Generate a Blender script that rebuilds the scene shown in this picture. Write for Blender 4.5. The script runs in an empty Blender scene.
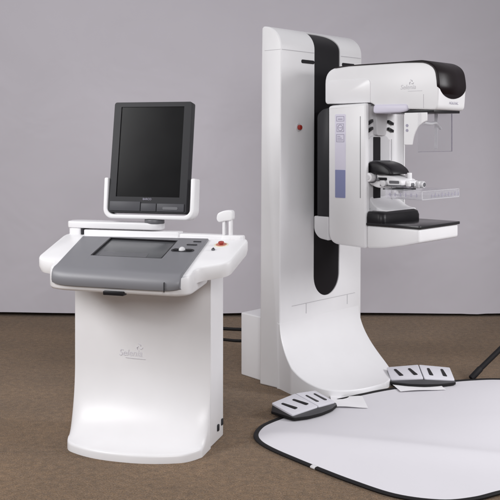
import bpy, bmesh, math, random
from mathutils import Vector, Matrix
random.seed(4)
R = math.radians
scene = bpy.context.scene
COL = scene.collection

# ---------------------------------------------------------------- materials
def new_mat(name):
    m = bpy.data.materials.new(name); m.use_nodes = True
    return m, m.node_tree.nodes, m.node_tree.links, m.node_tree.nodes['Principled BSDF']

def plastic(name, col, rough=0.4, bump=0.015, scale=900.0, spec=0.5, coat=0.0, mottling=0.03):
    m, n, l, p = new_mat(name)
    tc = n.new('ShaderNodeTexCoord')
    big = n.new('ShaderNodeTexNoise'); big.inputs['Scale'].default_value = 7; big.inputs['Detail'].default_value = 4
    l.new(tc.outputs['Object'], big.inputs['Vector'])
    mr = n.new('ShaderNodeMapRange'); mr.inputs['To Min'].default_value = rough - 0.05; mr.inputs['To Max'].default_value = rough + 0.06
    l.new(big.outputs['Fac'], mr.inputs['Value']); l.new(mr.outputs['Result'], p.inputs['Roughness'])
    mx = n.new('ShaderNodeMix'); mx.data_type = 'RGBA'
    mx.inputs['A'].default_value = (*[c * (1 - mottling) for c in col], 1); mx.inputs['B'].default_value = (*[min(1, c * (1 + mottling)) for c in col], 1)
    l.new(big.outputs['Fac'], mx.inputs['Factor']); l.new(mx.outputs['Result'], p.inputs['Base Color'])
    fine = n.new('ShaderNodeTexNoise'); fine.inputs['Scale'].default_value = scale; fine.inputs['Detail'].default_value = 2
    l.new(tc.outputs['Object'], fine.inputs['Vector'])
    b = n.new('ShaderNodeBump'); b.inputs['Strength'].default_value = bump * 4; b.inputs['Distance'].default_value = 0.0006
    l.new(fine.outputs['Fac'], b.inputs['Height']); l.new(b.outputs['Normal'], p.inputs['Normal'])
    p.inputs['Specular IOR Level'].default_value = spec
    p.inputs['Coat Weight'].default_value = coat
    return m

M = {}
M['white'] = plastic('white_plastic', (0.775, 0.768, 0.781), 0.36)
M['white2'] = plastic('white_enamel', (0.78, 0.772, 0.787), 0.30)
M['bright'] = plastic('bright_white_plastic', (0.80, 0.793, 0.805), 0.38)
M['offwhite'] = plastic('pale_grey_plastic', (0.62, 0.615, 0.63), 0.4)
M['grey'] = plastic('grey_console_plastic', (0.185, 0.185, 0.20), 0.42, bump=0.05)
M['greydark'] = plastic('dark_grey_plastic', (0.026, 0.026, 0.029), 0.45, bump=0.04, spec=0.22)
M['greymid'] = plastic('mid_grey_plastic', (0.12, 0.12, 0.13), 0.42)
M['chin'] = plastic('grey_monitor_chin', (0.070, 0.070, 0.078), 0.5, spec=0.25)
M['black'] = plastic('black_plastic', (0.010, 0.009, 0.011), 0.38, spec=0.3)
M['blacksat'] = plastic('black_rubber', (0.010, 0.009, 0.010), 0.65, bump=0.06, spec=0.25)
M['visor'] = plastic('gloss_black_visor', (0.009, 0.005, 0.006), 0.34, spec=0.2)
M['carbon'] = plastic('dark_carbon_plate', (0.022, 0.021, 0.023), 0.20)
M['screen'] = plastic('switched_off_screen_glass', (0.006, 0.006, 0.0065), 0.24, bump=0.0, spec=0.12)
M['touch'] = plastic('touchscreen_glass', (0.085, 0.088, 0.094), 0.20, bump=0.0, spec=0.4)
M['lav'] = plastic('pale_lavender_label', (0.66, 0.635, 0.74), 0.42)
M['blue'] = plastic('blue_grey_label', (0.23, 0.25, 0.43), 0.45)
M['icon'] = plastic('grey_print', (0.36, 0.34, 0.43), 0.5)
M['logo'] = plastic('pale_grey_print', (0.68, 0.665, 0.71), 0.45)
M['logodark'] = plastic('grey_logo_print', (0.62, 0.61, 0.635), 0.45)
M['line'] = plastic('seam_grey', (0.42, 0.41, 0.43), 0.5)
M['red'] = plastic('red_button', (0.33, 0.03, 0.02), 0.35)
M['redring'] = plastic('red_print', (0.55, 0.20, 0.15), 0.5)
M['yellow'] = plastic('yellow_print', (0.75, 0.72, 0.55), 0.5)
M['paper'] = plastic('white_paper', (0.84, 0.83, 0.85), 0.7)
M['pedalbase'] = plastic('dark_pedal_plastic', (0.060, 0.059, 0.064), 0.45)
M['padwhite'] = plastic('white_pedal_plastic', (0.68, 0.67, 0.72), 0.42)

def clear(name, tint, fac, rough=0.08, k=1.0):
    m, n, l, p = new_mat(name)
    out = n['Material Output']
    tr = n.new('ShaderNodeBsdfTransparent'); tr.inputs['Color'].default_value = (*tint, 1)
    p.inputs['Base Color'].default_value = (0.84, 0.835, 0.86, 1); p.inputs['Roughness'].default_value = rough
    lw = n.new('ShaderNodeLayerWeight'); lw.inputs['Blend'].default_value = 0.5
    pw = n.new('ShaderNodeMath'); pw.operation = 'POWER'; pw.inputs[1].default_value = 4.0; l.new(lw.outputs['Facing'], pw.inputs[0])
    fr = n.new('ShaderNodeMath'); fr.operation = 'MULTIPLY_ADD'; fr.inputs[1].default_value = 0.9; fr.inputs[2].default_value = 0.045; l.new(pw.outputs[0], fr.inputs[0])
    ml = n.new('ShaderNodeMath'); ml.operation = 'MULTIPLY'; ml.inputs[1].default_value = k
    l.new(fr.outputs[0], ml.inputs[0])
    gl = n.new('ShaderNodeBsdfGlossy'); gl.inputs['Roughness'].default_value = rough
    m1 = n.new('ShaderNodeMixShader'); l.new(ml.outputs[0], m1.inputs['Fac']); l.new(tr.outputs[0], m1.inputs[1]); l.new(gl.outputs[0], m1.inputs[2])
    mx = n.new('ShaderNodeMixShader'); mx.inputs['Fac'].default_value = fac
    l.new(m1.outputs[0], mx.inputs[1]); l.new(p.outputs[0], mx.inputs[2]); l.new(mx.outputs[0], out.inputs['Surface'])
    return m
M['clear'] = clear('clear_acrylic', (0.985, 0.983, 0.988), 0.03, k=0.8)
M['clearedge'] = clear('acrylic_edge', (0.70, 0.68, 0.74), 0.12)
M['brightedge'] = clear('polished_acrylic_edge', (0.88, 0.88, 0.90), 0.45)
M['frost'] = clear('frosted_acrylic', (0.96, 0.955, 0.97), 0.16, 0.2)

def carpet_mat():
    m, n, l, p = new_mat('brown_loop_carpet')
    tc = n.new('ShaderNodeTexCoord')
    def noise(scale, detail=3, vec=None, dist=0.0):
        t = n.new('ShaderNodeTexNoise'); t.inputs['Scale'].default_value = scale; t.inputs['Detail'].default_value = detail
        t.inputs['Distortion'].default_value = dist
        l.new(vec or tc.outputs['Object'], t.inputs['Vector']); return t
    mp = n.new('ShaderNodeMapping'); mp.inputs['Rotation'].default_value = (0, 0, R(2)); mp.inputs['Scale'].default_value = (150, 420, 1)
    l.new(tc.outputs['Object'], mp.inputs['Vector'])
    loop = n.new('ShaderNodeTexVoronoi'); loop.inputs['Scale'].default_value = 0.55; l.new(mp.outputs['Vector'], loop.inputs['Vector'])
    rows = n.new('ShaderNodeTexWave'); rows.bands_direction = 'Y'; rows.inputs['Scale'].default_value = 27; rows.inputs['Distortion'].default_value = 3.0
    rows.inputs['Detail'].default_value = 2; rows.inputs['Detail Scale'].default_value = 3
    l.new(tc.outputs['Object'], rows.inputs['Vector'])
    fleck = noise(170, 4); big = noise(1.7, 5); mid = noise(30, 4)
    r1 = n.new('ShaderNodeValToRGB')
    r1.color_ramp.elements[0].position = 0.34; r1.color_ramp.elements[0].color = (0.088, 0.053, 0.028, 1)
    r1.color_ramp.elements[1].position = 0.68; r1.color_ramp.elements[1].color = (0.232, 0.149, 0.084, 1)
    e = r1.color_ramp.elements.new(0.5); e.color = (0.152, 0.095, 0.052, 1)
    l.new(fleck.outputs['Fac'], r1.inputs['Fac'])
    def mul(a, val_sock, lo, hi, fmin=0.3, fmax=0.7):
        mr = n.new('ShaderNodeMapRange'); mr.inputs['From Min'].default_value = fmin; mr.inputs['From Max'].default_value = fmax
        mr.inputs['To Min'].default_value = lo; mr.inputs['To Max'].default_value = hi; l.new(val_sock, mr.inputs['Value'])
        mx = n.new('ShaderNodeMix'); mx.data_type = 'RGBA'; mx.blend_type = 'MULTIPLY'; mx.inputs['Factor'].default_value = 1
        cb = n.new('ShaderNodeCombineColor')
        for i in range(3): l.new(mr.outputs['Result'], cb.inputs[i])
        l.new(a, mx.inputs['A']); l.new(cb.outputs[0], mx.inputs['B']); return mx.outputs['Result']
    c = mul(r1.outputs['Color'], big.outputs['Fac'], 0.84, 1.14)
    c = mul(c, mid.outputs['Fac'], 0.78, 1.22)
    c = mul(c, rows.outputs['Fac'], 0.97, 1.03, 0, 1)
    l.new(c, p.inputs['Base Color']); p.inputs['Roughness'].default_value = 0.95; p.inputs['Specular IOR Level'].default_value = 0.15
    p.inputs['Sheen Weight'].default_value = 0.12; p.inputs['Sheen Roughness'].default_value = 0.5
    am = n.new('ShaderNodeMath'); am.operation = 'MULTIPLY_ADD'; am.inputs[1].default_value = -0.7
    l.new(loop.outputs['Distance'], am.inputs[0]); rm = n.new('ShaderNodeMath'); rm.operation = 'MULTIPLY'; rm.inputs[1].default_value = 0.4; l.new(rows.outputs['Fac'], rm.inputs[0]); l.new(rm.outputs[0], am.inputs[2])
    b = n.new('ShaderNodeBump'); b.inputs['Strength'].default_value = 0.65; b.inputs['Distance'].default_value = 0.006
    l.new(am.outputs[0], b.inputs['Height']); l.new(b.outputs['Normal'], p.inputs['Normal'])
    return m
M['carpet'] = carpet_mat()

def cloth_mat(name, col, weave=700, bump=0.25, wrinkle=0.12, rough=0.9, wr_scale=1.6):
    m, n, l, p = new_mat(name)
    tc = n.new('ShaderNodeTexCoord')
    a = n.new('ShaderNodeTexNoise'); a.inputs['Scale'].default_value = weave; a.inputs['Detail'].default_value = 2
    w = n.new('ShaderNodeTexNoise'); w.inputs['Scale'].default_value = wr_scale; w.inputs['Detail'].default_value = 3; w.inputs['Distortion'].default_value = 0.6
    for t in (a, w): l.new(tc.outputs['Object'], t.inputs['Vector'])
    mx = n.new('ShaderNodeMix'); mx.data_type = 'RGBA'
    mx.inputs['A'].default_value = (*[c * 0.96 for c in col], 1); mx.inputs['B'].default_value = (*[min(1, c * 1.04) for c in col], 1)
    l.new(w.outputs['Fac'], mx.inputs['Factor']); l.new(mx.outputs['Result'], p.inputs['Base Color'])
    p.inputs['Roughness'].default_value = rough; p.inputs['Specular IOR Level'].default_value = 0.25
    b1 = n.new('ShaderNodeBump'); b1.inputs['Strength'].default_value = bump; b1.inputs['Distance'].default_value = 0.001; l.new(a.outputs['Fac'], b1.inputs['Height'])
    b2 = n.new('ShaderNodeBump'); b2.inputs['Strength'].default_value = wrinkle; b2.inputs['Distance'].default_value = 0.06; l.new(w.outputs['Fac'], b2.inputs['Height'])
    l.new(b1.outputs['Normal'], b2.inputs['Normal']); l.new(b2.outputs['Normal'], p.inputs['Normal'])
    return m
M['backdrop'] = cloth_mat('grey_backdrop_cloth', (0.585, 0.56, 0.605), 500, 0.2, 0.36)
M['reflector'] = cloth_mat('white_reflector_cloth', (0.68, 0.665, 0.70), 900, 0.3, 0.22, 0.75, 1.2)

# ---------------------------------------------------------------- mesh helpers
def finish(name, bm, m, parent=None, bevel=0.0, seg=3, smooth=38, bev_angle=30, clamp=True):
    bmesh.ops.remove_doubles(bm, verts=bm.verts, dist=1e-6)
    bmesh.ops.recalc_face_normals(bm, faces=bm.faces)
    if bevel > 0:
        es = [e for e in bm.edges if len(e.link_faces) == 2 and e.calc_face_angle(0) > R(bev_angle)]
        bmesh.ops.bevel(bm, geom=es, offset=bevel, offset_type='OFFSET', segments=seg, profile=0.5, affect='EDGES', clamp_overlap=clamp)
    me = bpy.data.meshes.new(name); bm.to_mesh(me); bm.free()
    for p in me.polygons: p.use_smooth = True
    me.set_sharp_from_angle(angle=R(smooth))
    me.materials.append(m)
    o = bpy.data.objects.new(name, me); COL.objects.link(o)
    if parent is not None: o.parent = parent
    return o

def box(bm, x0, x1, y0, y1, z0, z1, mtx=None):
    vs = [bm.verts.new((x, y, z)) for x in (x0, x1) for y in (y0, y1) for z in (z0, z1)]
    for f in ((0, 1, 3, 2), (4, 6, 7, 5), (0, 4, 5, 1), (2, 3, 7, 6), (0, 2, 6, 4), (1, 5, 7, 3)):
        bm.faces.new([vs[i] for i in f])
    if mtx is not None: bmesh.ops.transform(bm, matrix=mtx, verts=vs)
    return vs

def loft(bm, rings, close_ring=True, cap=True):
    vr = [[bm.verts.new(p) for p in r] for r in rings]
    n = len(rings[0])
    for a, b in zip(vr, vr[1:]):
        for i in range(n if close_ring else n - 1):
            j = (i + 1) % n
            bm.faces.new((a[i], a[j], b[j], b[i]))
    if cap:
        bm.faces.new(vr[0][::-1]); bm.faces.new(vr[-1])
    return [v for r in vr for v in r]

def prism(bm, poly, w0, w1, fn):
    """poly of (u, v) extruded from w0 to w1; fn maps (u, v, w) to a point"""
    return loft(bm, [[fn(u, v, w0) for u, v in poly], [fn(u, v, w1) for u, v in poly]])

def tube(bm, pts, r, n=10, closed=False):
    pts = [Vector(p) for p in pts]; rings = []
    N = len(pts)
    for i, p in enumerate(pts):
        if closed: t = pts[(i + 1) % N] - pts[i - 1]
        else: t = pts[min(i + 1, N - 1)] - pts[max(i - 1, 0)]
        t.normalize()
        up = Vector((0, 0, 1)) if abs(t.z) < 0.95 else Vector((1, 0, 0))
        s = t.cross(up).normalized(); u = s.cross(t)
        rr = r[i] if isinstance(r, (list, tuple)) else r
        rings.append([p + (s * math.cos(2 * math.pi * k / n) + u * math.sin(2 * math.pi * k / n)) * rr for k in range(n)])
    if closed: rings.append(rings[0])
    return loft(bm, rings, cap=not closed)

def cyl(bm, c, axis, r, h, n=28, r2=None):
    a = Vector(axis).normalized(); c = Vector(c)
    return tube(bm, [c - a * h / 2, c + a * h / 2], [r, r if r2 is None else r2], n)

def rrect(x0, x1, y0, y1, r, n=6):
    out = []
    for cx, cy, a0 in ((x1 - r, y0 + r, -90), (x1 - r, y1 - r, 0), (x0 + r, y1 - r, 90), (x0 + r, y0 + r, 180)):
        for k in range(n + 1):
            a = R(a0 + 90 * k / n); out.append((cx + r * math.cos(a), cy + r * math.sin(a)))
    return out

def rpoly(pts, rad, n=6):
    """round the corners of a polygon; rad is one radius or a list"""
    out = []; N = len(pts)
    for i, p in enumerate(pts):
        r = rad[i] if isinstance(rad, (list, tuple)) else rad
        p = Vector(p); a = Vector(pts[i - 1]) - p; b = Vector(pts[(i + 1) % N]) - p
        if r <= 0: out.append(tuple(p)); continue
        d = min(r, a.length * 0.48, b.length * 0.48)
        pa = p + a.normalized() * d; pb = p + b.normalized() * d
        for k in range(n + 1):
            t = k / n; out.append(tuple(pa * (1 - t) ** 2 + p * 2 * t * (1 - t) + pb * t * t))
    return out

def spline(pts, sub=8, closed=False):
    out = []; N = len(pts); P = [Vector(p) for p in pts]
    for i in range(N if closed else N - 1):
        g = (lambda k: P[k % N]) if closed else (lambda k: P[max(0, min(N - 1, k))])
        p0, p1, p2, p3 = g(i - 1), g(i), g(i + 1), g(i + 2)
        for s in range(sub):
            t = s / sub
            out.append(0.5 * ((2 * p1) + (p2 - p0) * t + (2 * p0 - 5 * p1 + 4 * p2 - p3) * t * t + (3 * p1 - p0 - 3 * p2 + p3) * t ** 3))
    if not closed: out.append(P[-1])
    return out

def cut(o, bm):
    """subtract a closed shape from a mesh object, keeping only the result"""
    bmesh.ops.remove_doubles(bm, verts=bm.verts, dist=1e-6)
    bmesh.ops.recalc_face_normals(bm, faces=bm.faces)
    me = bpy.data.meshes.new('cutting_shape'); bm.to_mesh(me); bm.free()
    c = bpy.data.objects.new('cutting_shape', me); COL.objects.link(c)
    par = o.parent; o.parent = None
    md = o.modifiers.new('b', 'BOOLEAN'); md.operation = 'DIFFERENCE'; md.object = c; md.solver = 'EXACT'
    dg = bpy.context.evaluated_depsgraph_get(); dg.update()
    nm = bpy.data.meshes.new_from_object(o.evaluated_get(dg))
    o.modifiers.clear(); old = o.data; nm.name = old.name; o.data = nm; o.parent = par
    for p in nm.polygons: p.use_smooth = True
    nm.set_sharp_from_angle(angle=R(38))
    bpy.data.objects.remove(c); bpy.data.meshes.remove(me); bpy.data.meshes.remove(old)

def text(name, s, size, m, parent, origin, ux, uz, shear=0.0, depth=0.0002):
    cu = bpy.data.curves.new('t', 'FONT'); cu.body = s; cu.size = size; cu.shear = shear
    cu.align_x = 'CENTER'; cu.align_y = 'CENTER'; cu.extrude = depth
    t = bpy.data.objects.new('t', cu); COL.objects.link(t)
    dg = bpy.context.evaluated_depsgraph_get(); dg.update()
    me = bpy.data.meshes.new_from_object(t.evaluated_get(dg))
    bpy.data.objects.remove(t); bpy.data.curves.remove(cu)
    ux = Vector(ux).normalized(); uz = Vector(uz).normalized(); n = ux.cross(uz)
    mt = Matrix((ux, uz, n)).transposed().to_4x4(); mt.translation = Vector(origin)
    me.transform(mt); me.materials.clear(); me.materials.append(m); me.name = name
    o = bpy.data.objects.new(name, me); COL.objects.link(o); o.parent = parent
    return o

def tag(o, label=None, cat=None, group=None, kind=None):
    if label: o['label'] = label
    if cat: o['category'] = cat
    if group: o['group'] = group
    if kind: o['kind'] = kind
    return o
def empty(name, loc, rz, label, cat, group=None):
    o = bpy.data.objects.new(name, None); COL.objects.link(o); o.location = loc; o.rotation_euler = (0, 0, rz)
    o.empty_display_size = 0.1
    return tag(o, label, cat, group)
B = bmesh.new

# ---------------------------------------------------------------- camera
FPX, CAMH, HOR = 900.0, 1.45, 140.0
cam = bpy.data.cameras.new('camera'); co = bpy.data.objects.new('camera', cam); COL.objects.link(co)
co.location = (0, 0, CAMH); co.rotation_euler = (R(90), 0, 0)
cam.sensor_width = 36; cam.lens = 36 * FPX / 500; cam.shift_y = -(250 - HOR) / 500; cam.clip_end = 200
scene.camera = co

# ---------------------------------------------------------------- setting
bm = B(); box(bm, -6, 6, 0.3, 7.75, -0.05, 0.0)
floor = tag(finish('floor', bm, M['carpet']), kind='structure')

# backdrop: hanging cloth, a little wavy, its hem just off the carpet, dark skirting behind it
bm = B(); rows = []
for i in range(181):
    x = -6 + 12 * i / 180
    col = []
    for j in range(25):
        z = 0.030 + 3.9 * (j / 24) ** 1.4
        y = 7.40 + 0.012 * math.sin(x * 2.1 + 0.7) + 0.006 * math.sin(x * 5.3 + 1) - 0.05 * math.exp(-z * 3.0) * (0.3 + 0.3 * math.sin(x * 1.3 + 2))
        zz = z
        if j == 0: zz += 0.005 * math.sin(x * 2.6 + 0.4) - 0.006 * (x > 1) * math.exp(-((x - 1.84) / 0.05) ** 2)
        col.append((x, y, zz))
    rows.append(col)
vr = [[bm.verts.new(p) for p in c] for c in rows]
for a, b in zip(vr, vr[1:]):
    for j in range(24): bm.faces.new((a[j], b[j], b[j + 1], a[j + 1]))
bmesh.ops.solidify(bm, geom=bm.faces[:], thickness=0.004)
backdrop = tag(finish('backdrop', bm, M['backdrop']), 'plain grey studio backdrop hanging behind both machines', 'backdrop')
bm = B(); box(bm, -6, 6, 7.56, 7.62, 0, 0.12); finish('skirting', bm, M['blacksat'], backdrop, 0.004)
bm = B(); box(bm, -6, 6, 7.62, 7.74, 0, 4.0)
tag(finish('back_wall', bm, M['greydark']), kind='structure')

# ---------------------------------------------------------------- workstation
WS = empty('workstation', (-0.50, 4.32, 0), R(-16), 'white acquisition console with grey touchscreen panel and upright black monitor', 'console')
HW = 0.328
def foot(bm, top, h0, a, fback, halfw, lc, fn, r=0.010, n=40):
    rings = []
    b = top - h0
    for i in range(n + 1):
        th = i / n * math.pi / 2
        f = fback if i == 0 else a * (0.5 - 0.5 * math.cos(math.pi * i / n))
        s = min(1.0, max(0.0, 1 - max(f, 0) / a)); z = h0 + b - b * math.sqrt(max(0, 1 - s * s))
        w0, w1 = halfw(f)
        rr = min(r, (w1 - w0) * 0.3)
        ring = [(f, lc + w0, 0), (f, lc + w0, z - rr)]
        for k in range(1, 5):
            t = R(90 * k / 4); ring.append((f, lc + w0 + rr * (1 - math.cos(t)), z - rr + rr * math.sin(t)))
        for k in range(1, 12):
            ring.append((f, lc + w0 + rr + (w1 - w0 - 2 * rr) * k / 12, z))
        for k in range(0, 4):
            t = R(90 * k / 4); ring.append((f, lc + w1 - rr * (1 - math.sin(t)), z - rr + rr * math.cos(t)))
        ring += [(f, lc + w1, z - rr), (f, lc + w1, 0)]
        rings.append([fn(*p) for p in ring])
    return rings

# pedestal body, gently bowed front, and the concave foot that sweeps out of it
bm = B()
XL, XR = -0.374, 0.328
XC, XH = (XL + XR) / 2, (XR - XL) / 2
def bow(x): return -0.012 * (1 - ((x - XC) / XH) ** 2)
poly = [(XL + 0.001 + (XR - XL - 0.002) * k / 16, 0.006 + bow(XL + (XR - XL) * k / 16)) for k in range(17)] + [(XR + 0.002, 0.19), (XR - 0.02, 0.21), (XL + 0.02, 0.21), (XL - 0.002, 0.19)]
prism(bm, poly, 0.0, 0.866, lambda u, v, w: (u, v, w))
finish('pedestal', bm, M['white'], WS, 0.010, 3)
bm = B()
rings = []
top, h0, a = 0.37, 0.040, 0.165
NB = 40
K = 32; rr = 0.009
def front_ring(f, z):
    fr = max(f, 0) / a
    def P(x, zz):
        e = abs(x - XC) / XH
        bowf = 0.105 * (1 - e ** 2.3) * fr ** 1.3 + 0.012 * (1 - e ** 2) * (1 - fr)
        cr = (0.055 if x > XC else 0.065) * fr * max(0, (e - 0.80) / 0.20) ** 2.2
        pull = 0.022 * fr ** 2 * max(0, (XC - x) / XH)
        return (x + pull, -(f + bowf - cr), zz)
    ring = [P(XL, 0), P(XL, z - rr)]
    for k in range(1, 4): t = R(30 * k); ring.append(P(XL + rr * (1 - math.cos(t)), z - rr + rr * math.sin(t)))
    for k in range(1, K): ring.append(P(XL + (XR - XL) * (0.5 - 0.5 * math.cos(math.pi * (0.06 + 0.88 * k / K))), z))
    for k in range(0, 3): t = R(90 - 30 * k); ring.append(P(XR - rr * (1 - math.cos(t)), z - rr + rr * math.sin(t)))
    ring += [P(XR, z - rr), P(XR, 0)]
    return ring + [(p[0], p[1], 0.0) for p in ring[-3:1:-1]]
rings.append(front_ring(0.0, 0.864)); rings.append(front_ring(0.0, 0.6)); rings.append(front_ring(0.0, 0.40))
for i in range(1, NB + 1):
    th = i / NB * math.pi / 2
    f = a * (1 - math.cos(th)); s_ = 1 - f / a
    rings.append(front_ring(f, h0 + (top - h0) * (1 - math.sqrt(max(0, 1 - s_ * s_)))))
last = rings[-1]
rings.append([(x, y - 0.006, zz - (0.002 if zz > 0.02 else 0)) for x, y, zz in last])
rings.append([(x, y - 0.010, zz - (0.006 if zz > 0.02 else 0)) for x, y, zz in last])
rings.append([(x, y - 0.012, zz - (0.013 if zz > 0.02 else 0)) for x, y, zz in last])
rings.append([(x, y, 0.0) for x, y, zz in rings[-1]])
loft(bm, rings, cap=False)
finish('front_cover', bm, M['white'], WS, 0, smooth=50)
# sockets low on the right side
for y, z in ((0.105, 0.066), (0.165, 0.076)):
    bm = B(); box(bm, XR - 0.004, XR + 0.0075, y - 0.011, y + 0.011, z - 0.016, z + 0.016)
    finish('socket', bm, M['greydark'], WS, 0.004, 2)
# deck
def pz(y): return 0.93 + 0.2 * y
bm = B()
plan = [(-0.345, -0.320), (0.350, -0.345), (0.335, -0.232), (0.468, -0.146), (0.462, 0.20), (0.24, 0.25), (-0.3, 0.25), (-0.525, 0.20), (-0.482, -0.185), (-0.36, -0.225)]
plan = rpoly(plan, [0.09, 0.08, 0.08, 0.05, 0.05, 0.1, 0.1, 0.06, 0.05, 0.05], 10)
loft(bm, [[(x * 0.985, y * 0.985 + 0.005, pz(y) - 0.068) for x, y in plan], [(x, y, pz(y) - 0.045) for x, y in plan], [(x, y, pz(y) - 0.010) for x, y in plan], [(x * 0.994, y * 0.99, pz(y) - 0.003) for x, y in plan], [(x * 0.983, y * 0.975, pz(y)) for x, y in plan]])
# tray under the grey panel: white lip all round it
lip = rpoly([(-0.347, -0.354), (0.354, -0.380), (0.30, 0.12), (-0.41, 0.10)], [0.10, 0.09, 0.04, 0.04])
def lipz(y, d): return max(pz(y), 0.855) - d if False else d
loft(bm, [[(x * 0.95, y * 0.94, 0.772) for x, y in lip], [(x * 0.985, y * 0.985, 0.777) for x, y in lip], [(x, y, 0.787) for x, y in lip], [(x, y, pz(y) - 0.012) for x, y in lip], [(x * 0.992, y * 0.992, pz(y) - 0.004) for x, y in lip]])
deck = finish('deck', bm, M['bright'], WS, 0, smooth=45)
# catch under the front lip
bm = B(); box(bm, -0.035, 0.065, -0.378, -0.34, 0.7655, 0.7845, Matrix.Rotation(R(-2), 4, 'Z'))
finish('catch', bm, M['black'], WS, 0.004, 2)

# grey panel: sloping top, rolled front edge, dark front fall
bm = B()
NX = 40
def panel_row(y_l, y_r, xl, xr, zoff, zabs=None):
    row = []
    for k in range(NX + 1):
        t = k / NX; x = xl + (xr - xl) * t; y = y_l + (y_r - y_l) * t
        row.append((x, y, (pz(y) + zoff) if zabs is None else zabs))
    return row
sec = [(-0.396, 0.268, 0.128, 0.152, 0.002, None), (-0.394, 0.269, 0.120, 0.146, 0.012, None), (-0.318, 0.312, -0.295, -0.320, 0.012, None),
       (-0.314, 0.315, -0.330, -0.356, 0.013, None), (-0.312, 0.316, -0.352, -0.378, 0.008, None), (-0.311, 0.317, -0.366, -0.392, -0.006, None),
       (-0.310, 0.317, -0.373, -0.399, 0, 0.835), (-0.310, 0.317, -0.374, -0.400, 0, 0.812), (-0.309, 0.316, -0.370, -0.396, 0, 0.800), (-0.306, 0.313, -0.358, -0.384, 0, 0.795)]
rows_ = []
for i_, q in enumerate(sec):
    row = panel_row(q[2], q[3], q[0], q[1], q[4], q[5])
    wgt = min(1.0, max(0, i_ - 2) / 4)
    out_ = []
    for k, (x, y, z) in enumerate(row):
        e = abs(2 * k / NX - 1) ** 9 * wgt
        out_.append((x, y + 0.013 * e, z + (0.010 * e if i_ > 6 else 0)))
    rows_.append(out_)
cols = []
for k in range(NX + 1):
    c_ = [r_[k] for r_ in rows_]
    x_ = c_[-1][0]; yb = c_[-1][1]
    cols.append(c_ + [(x_, yb + 0.03, 0.795), (x_, yb + 0.05, pz(yb + 0.05) - 0.02), (c_[0][0], c_[0][1] - 0.01, pz(c_[0][1]) - 0.02)])
loft(bm, cols)
panel = finish('control_panel', bm, M['grey'], WS, 0.007, 3, bev_angle=50)
def pp(x, y, h=0.0): return (x, y - 0.2 * h, pz(y) + 0.012 + h)
def plate(bm, poly, h0_, h1_): return loft(bm, [[pp(x, y, h0_) for x, y in poly], [pp(x, y, h1_) for x, y in poly]])
# touchscreen sunk in the panel
scr = [(-0.213, -0.163), (0.149, -0.170), (0.128, 0.098), (-0.237, 0.112)]
bm = B(); plate(bm, rpoly(scr, 0.006, 2), -0.0105, 0.05); cut(panel, bm)
inn = [(x * 0.999, y * 0.999) for x, y in scr]
bm = B(); plate(bm, inn, -0.0112, -0.0085); ts = finish('touchscreen', bm, M['touch'], WS)
bm = B()   # black surround on the well walls
for i in range(4):
    p, q = Vector(scr[i]), Vector(scr[(i + 1) % 4]); d = (q - p).normalized(); nrm = Vector((-d.y, d.x)) * 0.0065
    plate(bm, [tuple(p), tuple(q), tuple(q + nrm), tuple(p + nrm)], -0.0082, -0.0008)
finish('screen_surround', bm, M['black'], ts)
bm = B(); plate(bm, [(-0.18, -0.148), (0.06, -0.152), (0.05, -0.085), (-0.19, -0.08)], -0.0083, -0.0079)
finish('screen_picture', bm, M['greymid'], ts)
# keys and trackball to the right of the screen
for (x, y, sx, sy) in ((0.222, 0.035, 0.026, 0.006), (0.232, 0.085, 0.02, 0.004)):
    bm = B(); plate(bm, rrect(x - sx, x + sx, y - sy, y + sy, sy * 0.8, 3), -0.002, 0.003); finish('key', bm, M['greydark'], WS)
bm = B(); plate(bm, rrect(0.150, 0.262, -0.068, -0.030, 0.018, 5), -0.002, 0.0025); tb = finish('trackball', bm, M['greydark'], WS)
bm = B(); bmesh.ops.create_uvsphere(bm, u_segments=20, v_segments=12, radius=0.016, matrix=Matrix.Translation(pp(0.203, -0.049, 0.002))); finish('ball', bm, M['offwhite'], tb)
bm = B(); plate(bm, rrect(0.160, 0.186, -0.06, -0.038, 0.009, 4), 0.002, 0.006); finish('key', bm, M['black'], tb)
bm = B(); plate(bm, rrect(0.224, 0.252, -0.06, -0.038, 0.009, 4), 0.002, 0.006); finish('key', bm, M['black'], tb)
bm = B(); box(bm, 0.249, 0.2505, -0.402, -0.394, 0.795, 0.838); finish('seam', bm, M['greydark'], WS)

# emergency stop and key switch on the right wing
def wpt(x, y, h=0.0): return (x, y - 0.2 * h, pz(y) + h)
nw = Vector((0, -0.2, 1)).normalized()
bm = B(); cyl(bm, wpt(0.352, 0.088, 0.0012), nw, 0.034, 0.0022); es = finish('emergency_stop', bm, M['yellow'], WS)
bm = B(); cyl(bm, wpt(0.352, 0.088, 0.0025), nw, 0.026, 0.002); finish('ring', bm, M['redring'], es)
bm = B(); cyl(bm, wpt(0.352, 0.088, 0.008), nw, 0.010, 0.010); cyl(bm, wpt(0.352, 0.088, 0.013), nw, 0.015, 0.008, r2=0.013); finish('button', bm, M['red'], es, 0.002, 2)
bm = B(); cyl(bm, wpt(0.338, 0.008, 0.003), nw, 0.009, 0.008); ks = finish('key_switch', bm, M['greymid'], WS, 0.001, 1)
bm = B(); box(bm, 0.3365, 0.3395, 0.002, 0.014, pz(0.008) + 0.006, pz(0.008) + 0.012); finish('key', bm, M['black'], ks)

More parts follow.
